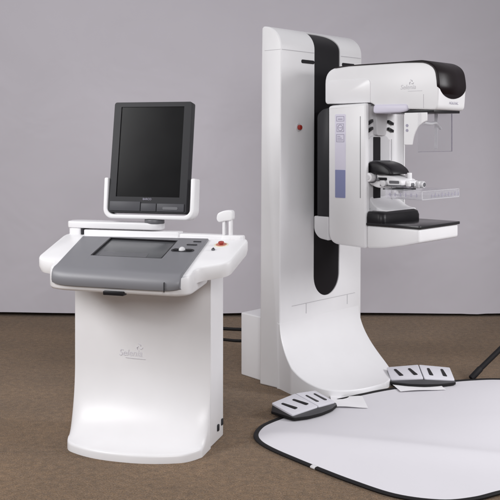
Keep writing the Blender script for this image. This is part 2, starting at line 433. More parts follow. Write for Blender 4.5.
# upright holder at the back of the right wing
hx, hy, hz = 0.352, 0.19, pz(0.19) - 0.004
hold = None
bm = B(); loft(bm, [[(hx + x * s_, hy + y * s_, hz + z) for x, y in rrect(-0.027, 0.025, -0.022, 0.022, 0.010, 4)] for s_, z in ((1, 0), (1, 0.012), (0.93, 0.018))])
hold = finish('holder', bm, M['bright'], WS)
bm = B()
for dx in (-0.016, 0.016):
    box(bm, hx + dx - 0.0075, hx + dx + 0.0075, hy - 0.016, hy + 0.016, hz + 0.012, hz + 0.105)
finish('upright', bm, M['bright'], hold, 0.004, 2)
bm = B(); head = rpoly([(-0.052, 0.098), (-0.047, 0.128), (-0.010, 0.143), (0.030, 0.143), (0.032, 0.095), (-0.012, 0.090), (-0.040, 0.082)], 0.015, 5)
prism(bm, head, -0.024, 0.024, lambda u, v, w: (hx + u, hy + w, hz + v)); finish('holder_head', bm, M['bright'], hold, 0.006, 3)

# rear support bar carrying the monitor
bm = B()
bar = rpoly([(-0.505, 0.165), (-0.03, 0.165), (0.005, 0.19), (0.005, 0.255), (-0.46, 0.275), (-0.515, 0.25)], 0.025, 5)
prism(bm, bar, 1.000, 1.034, lambda u, v, w: (u, v, w))
prism(bm, rpoly([(-0.500, 0.172), (-0.430, 0.172), (-0.430, 0.26), (-0.500, 0.26)], 0.02, 5), 0.94, 1.002, lambda u, v, w: (u, v, w))
sb = finish('support_bar', bm, M['white2'], WS, 0.006, 3)
bm = B(); box(bm, -0.417, 0.10, 0.178, 0.25, 0.955, 0.9925); finish('lower_rail', bm, M['bright'], WS, 0.006, 3)
bm = B(); box(bm, -0.429, -0.4175, 0.174, 0.25, 0.955, 0.9985); finish('gap', bm, M['greydark'], sb)
bm = B(); prism(bm, rpoly([(0.02, 0.19), (0.30, 0.175), (0.43, 0.165), (0.44, 0.215), (0.30, 0.235), (0.02, 0.255)], 0.02, 4), 0.955, 0.985, lambda u, v, w: (u, v, w)); finish('rear_ledge', bm, M['white2'], WS, 0.008, 3)

# monitor in its yoke
mx0, my0, mz0 = -0.062, 0.205, 1.052
bm = B(); cyl(bm, (mx0 + 0.02, my0 + 0.01, 1.040), (0, 0, 1), 0.05, 0.022); finish('swivel', bm, M['greymid'], sb, 0.003, 2)
TILT = R(-9)
MT = Matrix.Translation((mx0 - 0.010, my0, mz0 + 0.01)) @ Matrix.Rotation(TILT, 4, 'X')
bm = B()
def U(x0, x1, zt, zb, r, n=8):
    pts = [(x0, zt)]
    for k in range(n + 1): t = R(180 + 90 * k / n); pts.append((x0 + r + r * math.cos(t), zb + r + r * math.sin(t)))
    for k in range(n + 1): t = R(270 + 90 * k / n); pts.append((x1 - r + r * math.cos(t), zb + r + r * math.sin(t)))
    pts.append((x1, zt)); return pts
yo = U(-0.245, 0.245, 0.205, -0.002, 0.05); yi = U(-0.222, 0.222, 0.205, 0.020, 0.034)
rings = []
for w in (-0.035, 0.045):
    rings.append([(x, w, z) for x, z in yo] + [(x, w, z) for x, z in yi[::-1]])
vs = [[bm.verts.new(p) for p in r] for r in rings]
n_ = len(yo)
for i in range(n_ - 1):
    j = 2 * n_ - 1 - i
    for q, flip in ((0, 1), (1, 0)):
        f_ = (vs[q][i], vs[q][i + 1], vs[q][j - 1], vs[q][j]); bm.faces.new(f_ if flip else f_[::-1])
for i in range(2 * n_): bm.faces.new((vs[0][i], vs[0][(i + 1) % (2 * n_)], vs[1][(i + 1) % (2 * n_)], vs[1][i]))
bmesh.ops.transform(bm, matrix=Matrix.Translation((mx0, my0, mz0)) @ Matrix.Rotation(TILT * 0.6, 4, 'X'), verts=bm.verts)
yoke = finish('yoke', bm, M['bright'], WS, 0.007, 3)

mon = None
W2, MH = 0.2115, 0.585
bm = B()   # casing: shallow front frame, deeper rounded back
def mring(s, y, dz=0): return [(x * s, y, z * 1.0 + dz) for x, z in rrect(-W2, W2, 0.018, MH, 0.012, 4)]
def mscale(k, y):
    cz = (0.018 + MH) / 2
    return [(x * k, y, cz + (z - cz) * k) for x, z in rrect(-W2, W2, 0.018, MH, 0.012, 4)]
loft(bm, [mscale(0.994, -0.030), mscale(1, -0.026), mscale(1, 0.022), mscale(0.96, 0.032), mscale(0.80, 0.062), mscale(0.74, 0.066)])
mon = finish('monitor', bm, M['greydark'], WS, smooth=30)
bm = B(); prism(bm, [(-0.172, 0.098), (0.172, 0.098), (0.172, 0.560), (-0.172, 0.560)], -0.06, -0.0235, lambda u, v, w: (u, w, v)); cut(mon, bm)
bm = B(); prism(bm, [(-0.173, 0.097), (0.173, 0.097), (0.173, 0.561), (-0.173, 0.561)], -0.0245, -0.020, lambda u, v, w: (u, w, v)); finish('screen', bm, M['screen'], mon)
# chin in three pieces
for x0, x1, nm in ((-0.2, -0.034, 'chin_panel'), (-0.030, 0.052, 'chin_panel'), (0.056, 0.2, 'chin_panel')):
    bm = B(); box(bm, x0, x1, -0.036, -0.026, 0.026, 0.074 if x0 < -0.1 else 0.066); finish(nm, bm, M['chin'], mon, 0.002, 2)
bm = B(); prism(bm, rrect(0.088, 0.168, 0.036, 0.050, 0.006, 4), -0.0375, -0.0355, lambda u, v, w: (u, w, v)); finish('button_strip', bm, M['greymid'], mon)
text('maker_mark', 'BARCO', 0.014, M['icon'], mon, (0.0, -0.0306, 0.087), (1, 0, 0), (0, 0, 1))
mon.matrix_local = MT

# printed logo on the pedestal
lx = -0.055; ly = bow(lx) - 0.0008
text('logo', 'Selenia', 0.044, M['logo'], WS, (lx - 0.02, ly - 0.0002, 0.425), (1, 0, 0), (0, 0, 1), 0.25)
bm = B()
for k in range(3):
    a0 = R(120 * k + 30)
    pts = [(lx + 0.028 + 0.018 * math.cos(a0 + t) * (0.35 + t / 2.4), ly - 0.0005, 0.458 + 0.018 * math.sin(a0 + t) * (0.35 + t / 2.4)) for t in [i * 0.25 for i in range(7)]]
    tube(bm, pts, [0.0009 + 0.0016 * math.sin(math.pi * i / 6) for i in range(7)], 6)
finish('emblem', bm, M['logo'], WS)
bm = B(); prism(bm, [(lx - 0.045, 0.402), (lx + 0.0, 0.399), (lx + 0.058, 0.3985), (lx + 0.057, 0.4015), (lx + 0.0, 0.4035), (lx - 0.045, 0.4045)], ly - 0.0012, ly + 0.004, lambda u, v, w: (u, w, v)); finish('logo_line', bm, M['logodark'], WS)

# ---------------------------------------------------------------- mammography gantry
GA = empty('mammography_unit', (0.18, 5.25, 0), R(48), 'tall white mammography stand with C-arm, black slot and dark breast plate', 'x-ray machine')
def g(f, l, z): return (l, -f, z)
def sh(l, z): return l - 0.012 * (1 - z / 2.0)
def front_profile(off=0.0, n=14, z0=0.0):
    """front line of the column from the floor up and back over the top, moved outward by off"""
    pts = [(off, z0)] + [(off, z0 + (2.0 - z0) * k / 10) for k in range(1, 10)]
    for k in range(n + 1):
        t = R(88 * k / n)
        e1, e2 = 0.14 + off, 0.125 + off
        pts.append((-0.14 + e1 * math.cos(t), 2.0 + e2 * math.sin(t)))
    return pts
prof = front_profile() + [(-0.150, 2.115), (-0.152, 1.9), (-0.156, 0.0)]
bm = B()
loft(bm, [[g(f, sh(l, z), z) for f, z in prof] for l in (0.0, 0.82)])
column = finish('column', bm, M['white'], GA, 0.010, 3, bev_angle=40)
def slot_shape(o0, o1, zbot, l0, l1, shrink=0.0, top_cut=0.9):
    bm = B(); rings = []
    r = (l1 - l0) / 2; lc = (l0 + l1) / 2
    path = []
    for k in range(13):
        a = R(90 * k / 12); path.append(('v', zbot + r * (1 - math.cos(a)), r * math.sin(a)))
    for k in range(1, 25): path.append(('v', zbot + r + (2.0 - zbot - r) * k / 24, r))
    n = 14
    for k in range(1, n + 1): path.append(('c', R(60 * k / n), r))
    for kind, q, hw in path:
        hw = max(hw - shrink, 0.001); cutr = 0.0
        if kind == 'c':
            u_ = max(0.0, (q / R(60) - 0.15) / 0.85); cutr = 0.15 * (1 - math.sqrt(max(0.0, 1 - u_ * u_)))
        if kind == 'v': pi, po, z = (o0, q), (o1, q), q
        else:
            pi = (-0.14 + (0.14 + o0) * math.cos(q), 2.0 + (0.125 + o0) * math.sin(q)); po = (-0.14 + (0.14 + o1) * math.cos(q), 2.0 + (0.125 + o1) * math.sin(q))
        s0, s1 = sh(lc, pi[1]), sh(lc, po[1])
        rings.append([g(pi[0], s0 - hw, pi[1]), g(pi[0], s0 + hw - cutr, pi[1]), g(po[0], s1 + hw - cutr, po[1]), g(po[0], s1 - hw, po[1])])
    loft(bm, rings); return bm
SL0, SL1 = 0.318, 0.580
cut(column, slot_shape(-0.030, 0.06, 0.49, SL0, SL1))
finish('slot', slot_shape(-0.034, -0.006, 0.487, SL0, SL1, 0.0015), M['black'], GA)
bm = B(); box(bm, -0.004, 0.30, 0.0, 0.004, 1.9790, 1.9808, Matrix.Translation((0.012, -0.0035, 0))); finish('seam', bm, M['line'], GA)
bm = B(); box(bm, 0.588, 0.805, -0.0035, 0.0005, 1.9790, 1.9808); finish('seam', bm, M['line'], GA)
for l0, l1, z in ((0.19, 0.316, 1.922), (0.60, 0.735, 1.928)):
    bm = B(); prism(bm, rrect(l0, l1, z - 0.011, z + 0.011, 0.0105, 4), -0.010, 0.0035, lambda u, v, w: g(w, u, v)); finish('grip_slot', bm, M['black'], GA, 0.0015, 1)
bm = B(); cyl(bm, g(0.001, 0.163, 1.525), (0, -1, 0), 0.025, 0.006); st = finish('emergency_stop', bm, M['offwhite'], GA, 0.0015, 1)
bm = B(); cyl(bm, g(0.009, 0.163, 1.525), (0, -1, 0), 0.015, 0.022); finish('button', bm, M['red'], st, 0.003, 2)
bm = B(); box(bm, -0.0015, 0.002, 0.004, 0.125, 1.9790, 1.9805); finish('seam', bm, M['line'], GA)
for l_ in (0.235, 0.655):
    bm = B(); box(bm, l_, l_ + 0.0015, -0.0025, 0.001, 0.405, 0.465); finish('seam', bm, M['line'], GA)
# concave foot
bm = B()
def hw(f):
    f = max(f, 0)
    e = 0.391 + 0.044 * min(1, f / 0.12)
    if f > 0.12: e *= max(1e-3, 1 - ((f - 0.12) / 0.341) ** 2.3) ** (1 / 2.3)
    return -e, 0.405 * max(1e-3, 1 - (f / 0.461) ** 1.8) ** (1 / 1.9)
rings = foot(bm, 0.39, 0.040, 0.460, -0.02, hw, 0.380, g, 0.010, 72)
loft(bm, rings)
finish('foot', bm, M['white'], GA, 0, smooth=50)
# rear cabinet
bm = B(); loft(bm, [[g(f, l, z) for f, l in [(-0.385, 0.075), (-0.19, 0.045), (-0.19, 0.70), (-0.385, 0.69)]] for z in (0, 0.385)])
finish('rear_cabinet', bm, M['white2'], GA, 0.008, 3)
# panel seams on the lower front
bm = B(); box(bm, 0.10, 0.74, -0.0025, 0.001, 0.4660, 0.4675); finish('seam', bm, M['line'], GA)

# C-arm mount in the slot
LN, LF = 0.200, 0.620
bm = B(); prism(bm, rpoly([(0.108, 1.0), (0.108, 1.60), (0.15, 1.632), (0.192, 1.638), (0.192, 1.0)], [0.01, 0.03, 0.03, 0, 0]), LN + 0.004, LF - 0.004, lambda u, v, w: g(u, w, v)); finish('mount_cover', bm, M['greydark'], GA, 0.006, 2)
bm = B(); prism(bm, rpoly([(0.085, 0.91), (0.085, 1.0), (0.192, 1.0), (0.192, 0.86), (0.12, 0.87)], [0.03, 0.01, 0, 0, 0.03]), LN + 0.002, LF - 0.002, lambda u, v, w: g(u, w, v)); finish('mount_skirt', bm, M['offwhite'], GA, 0.008, 3)
bm = B(); box(bm, SL0 + 0.02, SL1 - 0.035, -0.12, 0.012, 0.92, 1.62); finish('mount', bm, M['black'], GA, 0.01, 2)

# C-arm upright
bm = B()
up = rpoly([(0.192, 0.845), (0.192, 1.645), (0.215, 1.652), (0.46, 1.660), (0.46, 0.835)], [0.075, 0.03, 0.02, 0, 0], 8)
prism(bm, up, LN, LF, lambda u, v, w: g(u, w, v))
carm = finish('c_arm', bm, M['white'], GA, 0.016, 4, clamp=False)
# shallow concave channel down its front
chan = []
for k in range(33):
    t = -1 + 2 * k / 32; chan.append((0.410 + 0.185 * t, 0.421 + 0.037 * abs(t) ** 6))
chan += [(0.595, 0.50), (0.225, 0.50)]
bm = B(); prism(bm, chan, 0.985, 1.72, lambda u, v, w: g(v, u, w)); cut(carm, bm)
# arched inset plate with the black rail
def arch(l0, l1, z0, z1, r, n=8):
    p = [(l0, z0), (l1, z0)]
    for k in range(n + 1): t = R(90 * k / n); p.append((l1 - r + r * math.cos(t), z1 - r + r * math.sin(t)))
    for k in range(n + 1): t = R(90 + 90 * k / n); p.append((l0 + r + r * math.cos(t), z1 - r + r * math.sin(t)))
    return p
bm = B(); prism(bm, arch(0.268, 0.490, 1.00, 1.475, 0.05), 0.40, 0.4298, lambda u, v, w: g(w, u, v)); finish('rail_plate', bm, M['offwhite'], GA, 0.003, 2)
bm = B(); prism(bm, rrect(0.316, 0.390, 1.080, 1.468, 0.006, 3), 0.41, 0.4325, lambda u, v, w: g(w, u, v)); finish('rail', bm, M['black'], GA, 0.002, 1)
bm = B(); prism(bm, rpoly([(0.335, 1.475), (0.43, 1.475), (0.445, 1.60), (0.49, 1.65), (0.30, 1.65), (0.325, 1.60)], 0.02, 4), 0.40, 0.445, lambda u, v, w: g(w, u, v)); finish('collimator_post', bm, M['offwhite'], GA, 0.010, 3)
for lc, s, hl in ((0.270, 1, 0.036), (0.498, -1, 0.027)):
    for z in (1.552, 1.509):
        bm = B(); box(bm, -hl, hl, -0.010, 0.006, -0.0085, 0.0085, Matrix.Translation(g(0.437 if s > 0 else 0.428, lc, z)) @ Matrix.Rotation(R(11) * s * (s > 0), 4, 'Z') @ Matrix.Rotation(R(-17) * s, 4, 'Y'))
        finish('vent_slot', bm, M['black'], GA, 0.003, 2)
# prints and groove on the near side
def side(bm, f0, f1, z0, z1, r=0.006, d=0.0015, l=LN): prism(bm, rrect(f0, f1, z0, z1, r, 3), l - d, l + 0.004, lambda u, v, w: g(u, w, v))
bm = B(); side(bm, 0.244, 0.320, 1.114, 1.600, 0.008); lab = finish('label_strip', bm, M['lav'], GA)
bm = B(); side(bm, 0.246, 0.318, 1.116, 1.277, 0.003, 0.0026); finish('blue_label', bm, M['blue'], lab)
def frame(bm, f0, f1, z0, z1, t=0.003, d=0.0026):
    side(bm, f0, f1, z0, z0 + t, 0.001, d); side(bm, f0, f1, z1 - t, z1, 0.001, d); side(bm, f0, f0 + t, z0 + t, z1 - t, 0.001, d); side(bm, f1 - t, f1, z0 + t, z1 - t, 0.001, d)
bm = B()
frame(bm, 0.254, 0.310, 1.558, 1.588); side(bm, 0.266, 0.298, 1.568, 1.574, 0.001, 0.0026)
frame(bm, 0.256, 0.308, 1.497, 1.545)
pts = [g(0.282 + 0.017 * math.cos(t), LN - 0.002, 1.521 + 0.017 * math.sin(t)) for t in [i * math.pi / 9 for i in range(18)]]
tube(bm, pts, 0.0018, 6, True)
side(bm, 0.270, 0.294, 1.519, 1.523, 0.001, 0.0026)
frame(bm, 0.254, 0.310, 1.438, 1.484)
for z in (1.449, 1.459, 1.469): side(bm, 0.262, 0.302 - (z - 1.449), z, z + 0.004, 0.001, 0.0026)
finish('icons', bm, M['icon'], lab)
bm = B(); side(bm, 0.421, 0.4235, 1.12, 1.585, 0.001, 0.002); finish('groove', bm, M['greymid'], GA)

fl = [(0.395, 0.990), (0.395, 1.135), (0.428, 1.135)] + [(0.428 + 0.115 * (1 - math.cos(R(90 * k / 8))), 1.135 - 0.085 * math.sin(R(90 * k / 8))) for k in range(1, 9)] + [(0.543, 0.990)]
bm = B(); prism(bm, fl, 0.285, 0.600, lambda u, v, w: g(u, w, v)); finish('base_fairing', bm, M['white'], GA, 0.008, 3)
# breast support: white box, dark plate with a raised rear bumper
bm = B(); sup = [(0.462, 0.838), (0.57, 0.846), (0.70, 0.868), (0.805, 0.893), (0.805, 0.968), (0.462, 0.968)]
prism(bm, sup, LN + 0.002, LF + 0.010, lambda u, v, w: g(u, w, v)); supp = finish('breast_support', bm, M['white'], GA, 0.014, 4)
bm = B(); prism(bm, rpoly([(0.4635, LN - 0.004), (0.815, LN - 0.004), (0.815, LF + 0.016), (0.4635, LF + 0.016)], [0.0, 0.012, 0.012, 0.0], 4), 0.967, 0.983, lambda u, v, w: g(u, v, w)); finish('image_plate', bm, M['carbon'], supp, 0.003, 2)
bm = B(); bp = rpoly([(0.432, LN + 0.10), (0.464, LN + 0.045), (0.464, LN - 0.003), (0.555, LN - 0.003), (0.575, LN + 0.02), (0.575, LF - 0.03), (0.53, LF + 0.012), (0.464, LF + 0.012), (0.464, LF - 0.045), (0.432, LF - 0.10)], [0.02, 0.01, 0.01, 0.03, 0.02, 0.03, 0.05, 0.02, 0.01, 0.02], 5)
bp2 = [(0.45 + (f - 0.45) * 0.80, 0.41 + (l - 0.41) * 0.90) for f, l in bp]
bp1 = [(0.45 + (f - 0.45) * 0.95, 0.41 + (l - 0.41) * 0.97) for f, l in bp]
loft(bm, [[g(f, l, 0.982) for f, l in bp], [g(f, l, 1.012) for f, l in bp], [g(f, l, 1.034) for f, l in bp1], [g(f, l, 1.045) for f, l in bp2]]); finish('bumper', bm, M['black'], supp, 0.003, 2, smooth=50)

# compression carriage and clear paddle
bm = B()
prism(bm, rpoly([(0.432, 1.20), (0.432, 1.262), (0.585, 1.250), (0.655, 1.225), (0.655, 1.195), (0.57, 1.185), (0.50, 1.175)], [0.02, 0.01, 0.03, 0.02, 0.01, 0.02, 0.03], 5), 0.285, 0.440, lambda u, v, w: g(u, w, v))
box(bm, 0.33, 0.42, -0.68, -0.55, 1.188, 1.222)
carr = finish('compression_carriage', bm, M['white2'], GA, 0.008, 3)
bm = B()
hp = [(0.425, 1.262), (0.425, 1.300), (0.445, 1.328), (0.500, 1.330), (0.560, 1.312), (0.600, 1.282), (0.612, 1.256), (0.560, 1.256), (0.520, 1.250), (0.480, 1.262)]
hp = rpoly(hp, [0.01, 0.02, 0.02, 0.03, 0.03, 0.02, 0.01, 0.02, 0.02, 0.02], 4)
loft(bm, [[g(0.5 + (f - 0.5) * k, l, 1.262 + (z - 1.262) * k) for f, z in hp] for l, k in ((0.262, 0.80), (0.268, 0.92), (0.282, 1.0), (0.438, 1.0), (0.452, 0.92), (0.458, 0.80))])
finish('carriage_cover', bm, M['black'], carr, 0, smooth=50)
bm = B(); cyl(bm, g(0.462, 0.262, 1.238), (1, 0, 0), 0.026, 0.05); kn = finish('knob', bm, M['white2'], carr, 0.005, 3)
bm = B(); cyl(bm, g(0.462, 0.2365, 1.238), (1, 0, 0), 0.014, 0.006); finish('knob_cap', bm, M['offwhite'], kn, 0.001, 1)
bm = B(); cyl(bm, g(0.545, 0.278, 1.205), (1, 0, 0), 0.018, 0.03); finish('knob', bm, M['offwhite'], carr, 0.004, 3)
bm = B(); cyl(bm, g(0.505, 0.280, 1.226), (1, 0, 0), 0.009, 0.02); finish('screw', bm, M['greymid'], carr, 0.002, 2)
bm = B(); prism(bm, rrect(0.515, 0.655, 1.190, 1.198, 0.003, 3), 0.281, 0.4445, lambda u, v, w: g(u, w, v)); finish('carriage_trim', bm, M['greymid'], carr)
bm = B(); cyl(bm, g(0.635, 0.40, 1.242), (0, 0, 1), 0.014, 0.045); finish('knob', bm, M['white2'], carr, 0.004, 3)
bm = B(); box(bm, 0.395, 0.455, -0.70, -0.655, 1.178, 1.218); cl = finish('clamp', bm, M['offwhite'], carr, 0.008, 3)
bm = B(); cyl(bm, g(0.672, 0.36, 1.198), (1, 0, 0), 0.013, 0.03); finish('clamp_pin', bm, M['greymid'], cl, 0.002, 2)
for l_ in (0.258, 0.500):
    bm = B(); tube(bm, [g(0.437, l_, 1.02), g(0.437, l_, 1.455)], 0.0055, 12); finish('guide_rod', bm, M['white2'], GA)
bm = B(); cyl(bm, g(0.462, 0.2855, 1.237), (1, 0, 0), 0.033, 0.010); finish('wheel_ring', bm, M['greymid'], kn, 0.003, 2)
bm = B(); side(bm, 0.500, 0.560, 1.222, 1.238, 0.004, 0.002, 0.285); finish('housing_slot', bm, M['black'], carr)
bm = B(); side(bm, 0.575, 0.640, 1.206, 1.222, 0.004, 0.004, 0.285); finish('link_plate', bm, M['greymid'], carr, 0.0015, 1)
bm = B(); box(bm, 0.300, 0.430, -0.660, -0.520, 1.168, 1.1765); finish('lower_bracket', bm, M['greymid'], carr, 0.002, 2)
bm = B(); cyl(bm, g(0.600, 0.310, 1.158), (0, 0, 1), 0.017, 0.024); finish('lower_knob', bm, M['white2'], carr, 0.003, 2)
bm = B(); cyl(bm, g(0.560, 0.420, 1.156), (0, 0, 1), 0.013, 0.024); finish('lower_knob', bm, M['offwhite'], carr, 0.003, 2)
bm = B(); cyl(bm, g(0.690, 0.425, 1.198), (0, 1, 0), 0.019, 0.052); finish('clamp_drum', bm, M['offwhite'], cl, 0.003, 2)
bm = B(); cyl(bm, g(0.7175, 0.425, 1.198), (0, 1, 0), 0.012, 0.004); finish('drum_cap', bm, M['greymid'], cl, 0.001, 1)
bm = B(); prism(bm, rrect(0.296, 0.424, 0.449, 0.497, 0.010, 4), 1.326, 1.3322, lambda u, v, w: (u, -v, w)); finish('cover_inset', bm, M['greymid'], carr, 0.001, 1)
for l_ in (0.290, 0.465):
    bm = B(); cyl(bm, g(0.4295, l_, 1.055), (0, 1, 0), 0.006, 0.003); finish('plate_screw', bm, M['greymid'], GA)
carr.location = (-0.022, 0, 0)
# paddle tray
PF0, PF1, PL0, PL1, PZ0, PZ1 = 0.585, 0.822, 0.205, 0.605, 1.128, 1.170
bm = B(); tk = 0.003
box(bm, PL0, PL1, -PF1, -PF0, PZ0 - tk, PZ0)
box(bm, PL0, PL1, -PF1, -PF1 + tk, PZ0 + 0.0005, PZ1); box(bm, PL0, PL1, -PF0 - tk, -PF0, PZ0 + 0.0005, PZ1 + 0.012)
box(bm, PL0, PL0 + tk, -PF1 + tk + 0.0005, -PF0 - tk - 0.0005, PZ0 + 0.0005, PZ1); box(bm, PL1 - tk, PL1, -PF1 + tk + 0.0005, -PF0 - tk - 0.0005, PZ0 + 0.0005, PZ1)
pad = finish('compression_paddle', bm, M['frost'], GA)
bm = B()
box(bm, PL0, PL1, -PF1 - 0.001, -PF1 + 0.004, PZ1 + 0.0005, PZ1 + 0.0035); box(bm, PL0 - 0.0005, PL0 + 0.0035, -PF1 + 0.005, -PF0, PZ1 + 0.0005, PZ1 + 0.0035)
box(bm, PL0, PL1, -PF1 - 0.002, -PF1 - 0.0005, PZ0 - 0.003, PZ0 + 0.001)
box(bm, PL0 - 0.001, PL0 + 0.004, -PF1 - 0.0015, -PF1 + 0.0035, PZ0, PZ1); box(bm, PL1 - 0.003, PL1 + 0.001, -PF1 - 0.0015, -PF1 + 0.0035, PZ0, PZ1)
finish('rim', bm, M['brightedge'], pad)
bm = B()
box(bm, PL0 + 0.09, PL0 + 0.398, -PF1 - 0.0012, -PF1 - 0.0004, PZ0 + 0.0150, PZ0 + 0.0162)
for k in range(9):
    l = PL0 + 0.10 + 0.29 * k / 8
    box(bm, l, l + 0.005, -PF1 - 0.0016, -PF1 - 0.0004, PZ0 + 0.008, PZ0 + (0.030 if k % 2 else 0.024))
finish('ruler', bm, M['icon'], pad)
bm = B()
box(bm, PL0 - 0.0012, PL0 - 0.0004, -PF0 - 0.215, -PF0 - 0.02, PZ0 + 0.0190, PZ0 + 0.0202)
for k in range(6):
    f = PF0 + 0.03 + 0.17 * k / 5
    box(bm, PL0 - 0.0016, PL0 - 0.0004, -f - 0.005, -f, PZ0 + 0.012, PZ0 + 0.030)
finish('ruler', bm, M['icon'], pad)
bm = B(); box(bm, 0.33, 0.48, -0.600, -0.572, 1.135, 1.192); box(bm, 0.37, 0.44, -0.64, -0.59, 1.172, 1.192); finish('paddle_bracket', bm, M['frost'], pad, 0.003, 2)

# tube head
HN, HF = 0.258, 0.553
bm = B()
hd = [(0.125, 1.662), (0.125, 1.868), (0.30, 1.885), (0.812, 1.884), (0.880, 1.845), (0.897, 1.748), (0.886, 1.612), (0.70, 1.620), (0.50, 1.628), (0.455, 1.664)]
hd = rpoly(hd, [0.025, 0.085, 0.02, 0.075, 0.075, 0.06, 0.03, 0.02, 0.06, 0.03], 7)
prism(bm, hd, HN, HF, lambda u, v, w: g(u, w, v))
headp = finish('tube_head', bm, M['white'], GA, 0.010, 3, bev_angle=40, clamp=False)
def nose(o):
    """outer line of the head from the top rear over the nose"""
    raw = [(0.20, 1.8785), (0.30, 1.885), (0.755, 1.8845)] + [(f, z) for f, z in hd if f > 0.755 and z > 1.63]
    raw = [raw[0], raw[1], raw[2]] + sorted(raw[3:], key=lambda p: -p[1])
    return raw
path = [p for p in nose(0) if p[1] > 1.668 or p[0] < 0.75]
# dark cover strip along the top, running into the glossy visor on the nose
bm = B(); rings = []
P2 = [Vector(p) for p in path]
keep = []
for p in P2:
    if not keep or (p - keep[-1]).length > 0.006: keep.append(p)
P2 = []
for a_, b_ in zip(keep, keep[1:]):
    n = max(1, int((b_ - a_).length / 0.012))
    for k in range(n): P2.append(a_.lerp(b_, k / n))
P2.append(keep[-1])
P2 = [p for p in P2 if p.y > 1.70 or p.x < 0.75]
q_ = P2[-1]; n_v = 14
P2 += [Vector((q_.x - 0.0032 * (k / n_v), q_.y + (1.676 - q_.y) * k / n_v)) for k in range(1, n_v + 1)]
zend = P2[-1].y
for i, p in enumerate(P2):
    t = (P2[min(i + 1, len(P2) - 1)] - P2[max(i - 1, 0)]).normalized(); nrm = Vector((-t.y, t.x))
    q = p - nrm * 0.010
    half = (HF - HN) / 2 + 0.0035; lc = (HF + HN) / 2
    fade = min(1, max(0, (p.x - 0.66) / 0.12)) if p.y > 1.86 else 1
    o = p + nrm * (0.0015 + 0.002 * fade)
    wrap = 0.0055 + 0.0060 * fade
    dz = p.y - zend
    if dz < 0.075 and p.x > 0.75: half *= max(0.06, math.sqrt(max(0.0, 1 - ((0.075 - dz) / 0.0755) ** 2)))
    w = p - nrm * wrap
    c = 0.012
    hb = half - (0 if fade > 0 else 0.0)
    ring = [(w.x, lc - hb, w.y), ((p - nrm * 0.011).x, lc - hb, (p - nrm * 0.011).y) if wrap > 0.02 else (w.x + (o.x - w.x) * 0.3, lc - hb, w.y + (o.y - w.y) * 0.3),
            ((p - nrm * 0.003).x, lc - hb, (p - nrm * 0.003).y), (o.x, lc - hb + 0.007, o.y), (o.x, lc + hb - 0.007, o.y),
            ((p - nrm * 0.003).x, lc + hb, (p - nrm * 0.003).y), ((p - nrm * 0.011).x, lc + hb, (p - nrm * 0.011).y) if wrap > 0.02 else (w.x + (o.x - w.x) * 0.3, lc + hb, w.y + (o.y - w.y) * 0.3), (w.x, lc + hb, w.y)]
    rings.append([g(f, l, z) for f, l, z in ring])
loft(bm, rings)
finish('visor', bm, M['visor'], headp, 0, smooth=60)
# rear housing panel of the head, bottom strip, lavender collimator bulge
bm = B(); prism(bm, rpoly([(0.145, 1.664), (0.145, 1.80), (0.452, 1.80), (0.452, 1.664)], [0.0, 0.03, 0.03, 0.0], 6), HN - 0.004, HN + 0.01, lambda u, v, w: g(u, w, v)); finish('side_cover', bm, M['white2'], headp, 0.003, 2)
bm = B(); prism(bm, rpoly([(0.468, 1.600), (0.475, 1.652), (0.70, 1.650), (0.705, 1.612), (0.66, 1.602)], [0.03, 0.02, 0.02, 0.02, 0.03], 6), HN - 0.009, HF + 0.006, lambda u, v, w: g(u, w, v)); finish('collimator', bm, M['lav'], headp, 0.012, 3)
bm = B(); box(bm, HN + 0.006, HF - 0.006, -0.860, -0.58, 1.5995, 1.6165, Matrix.Identity(4)); finish('bottom_strip', bm, M['black'], headp, 0.003, 2)
bm = B(); box(bm, HN - 0.0025, HN + 0.02, -0.8000, -0.7985, 1.625, 1.70); finish('seam', bm, M['logodark'], headp)
text('logo', 'Selenia', 0.036, M['logodark'], headp, g(0.700, HN - 0.0012, 1.742), (0, -1, 0), (0, 0, 1), 0.25)
bm = B()
for k in range(3):
    a0 = R(120 * k + 30)
    tube(bm, [g(0.722 + 0.016 * math.cos(a0 + t) * (0.35 + t / 2.4), HN - 0.001, 1.768 + 0.016 * math.sin(a0 + t) * (0.35 + t / 2.4)) for t in [i * 0.25 for i in range(7)]], [0.001 + 0.0018 * math.sin(math.pi * i / 6) for i in range(7)], 6)
finish('emblem', bm, M['logodark'], headp)
bm = B(); prism(bm, [(0.70, 1.7185), (0.79, 1.7185), (0.79, 1.7215), (0.70, 1.7215)], HN - 0.0012, HN + 0.004, lambda u, v, w: g(u, w, v)); finish('logo_line', bm, M['logodark'], headp)
text('maker_mark', 'HOLOGIC', 0.022, M['icon'], headp, g(0.8905, 0.425, 1.653), (1, 0, 0), (0, 0.09, 1))

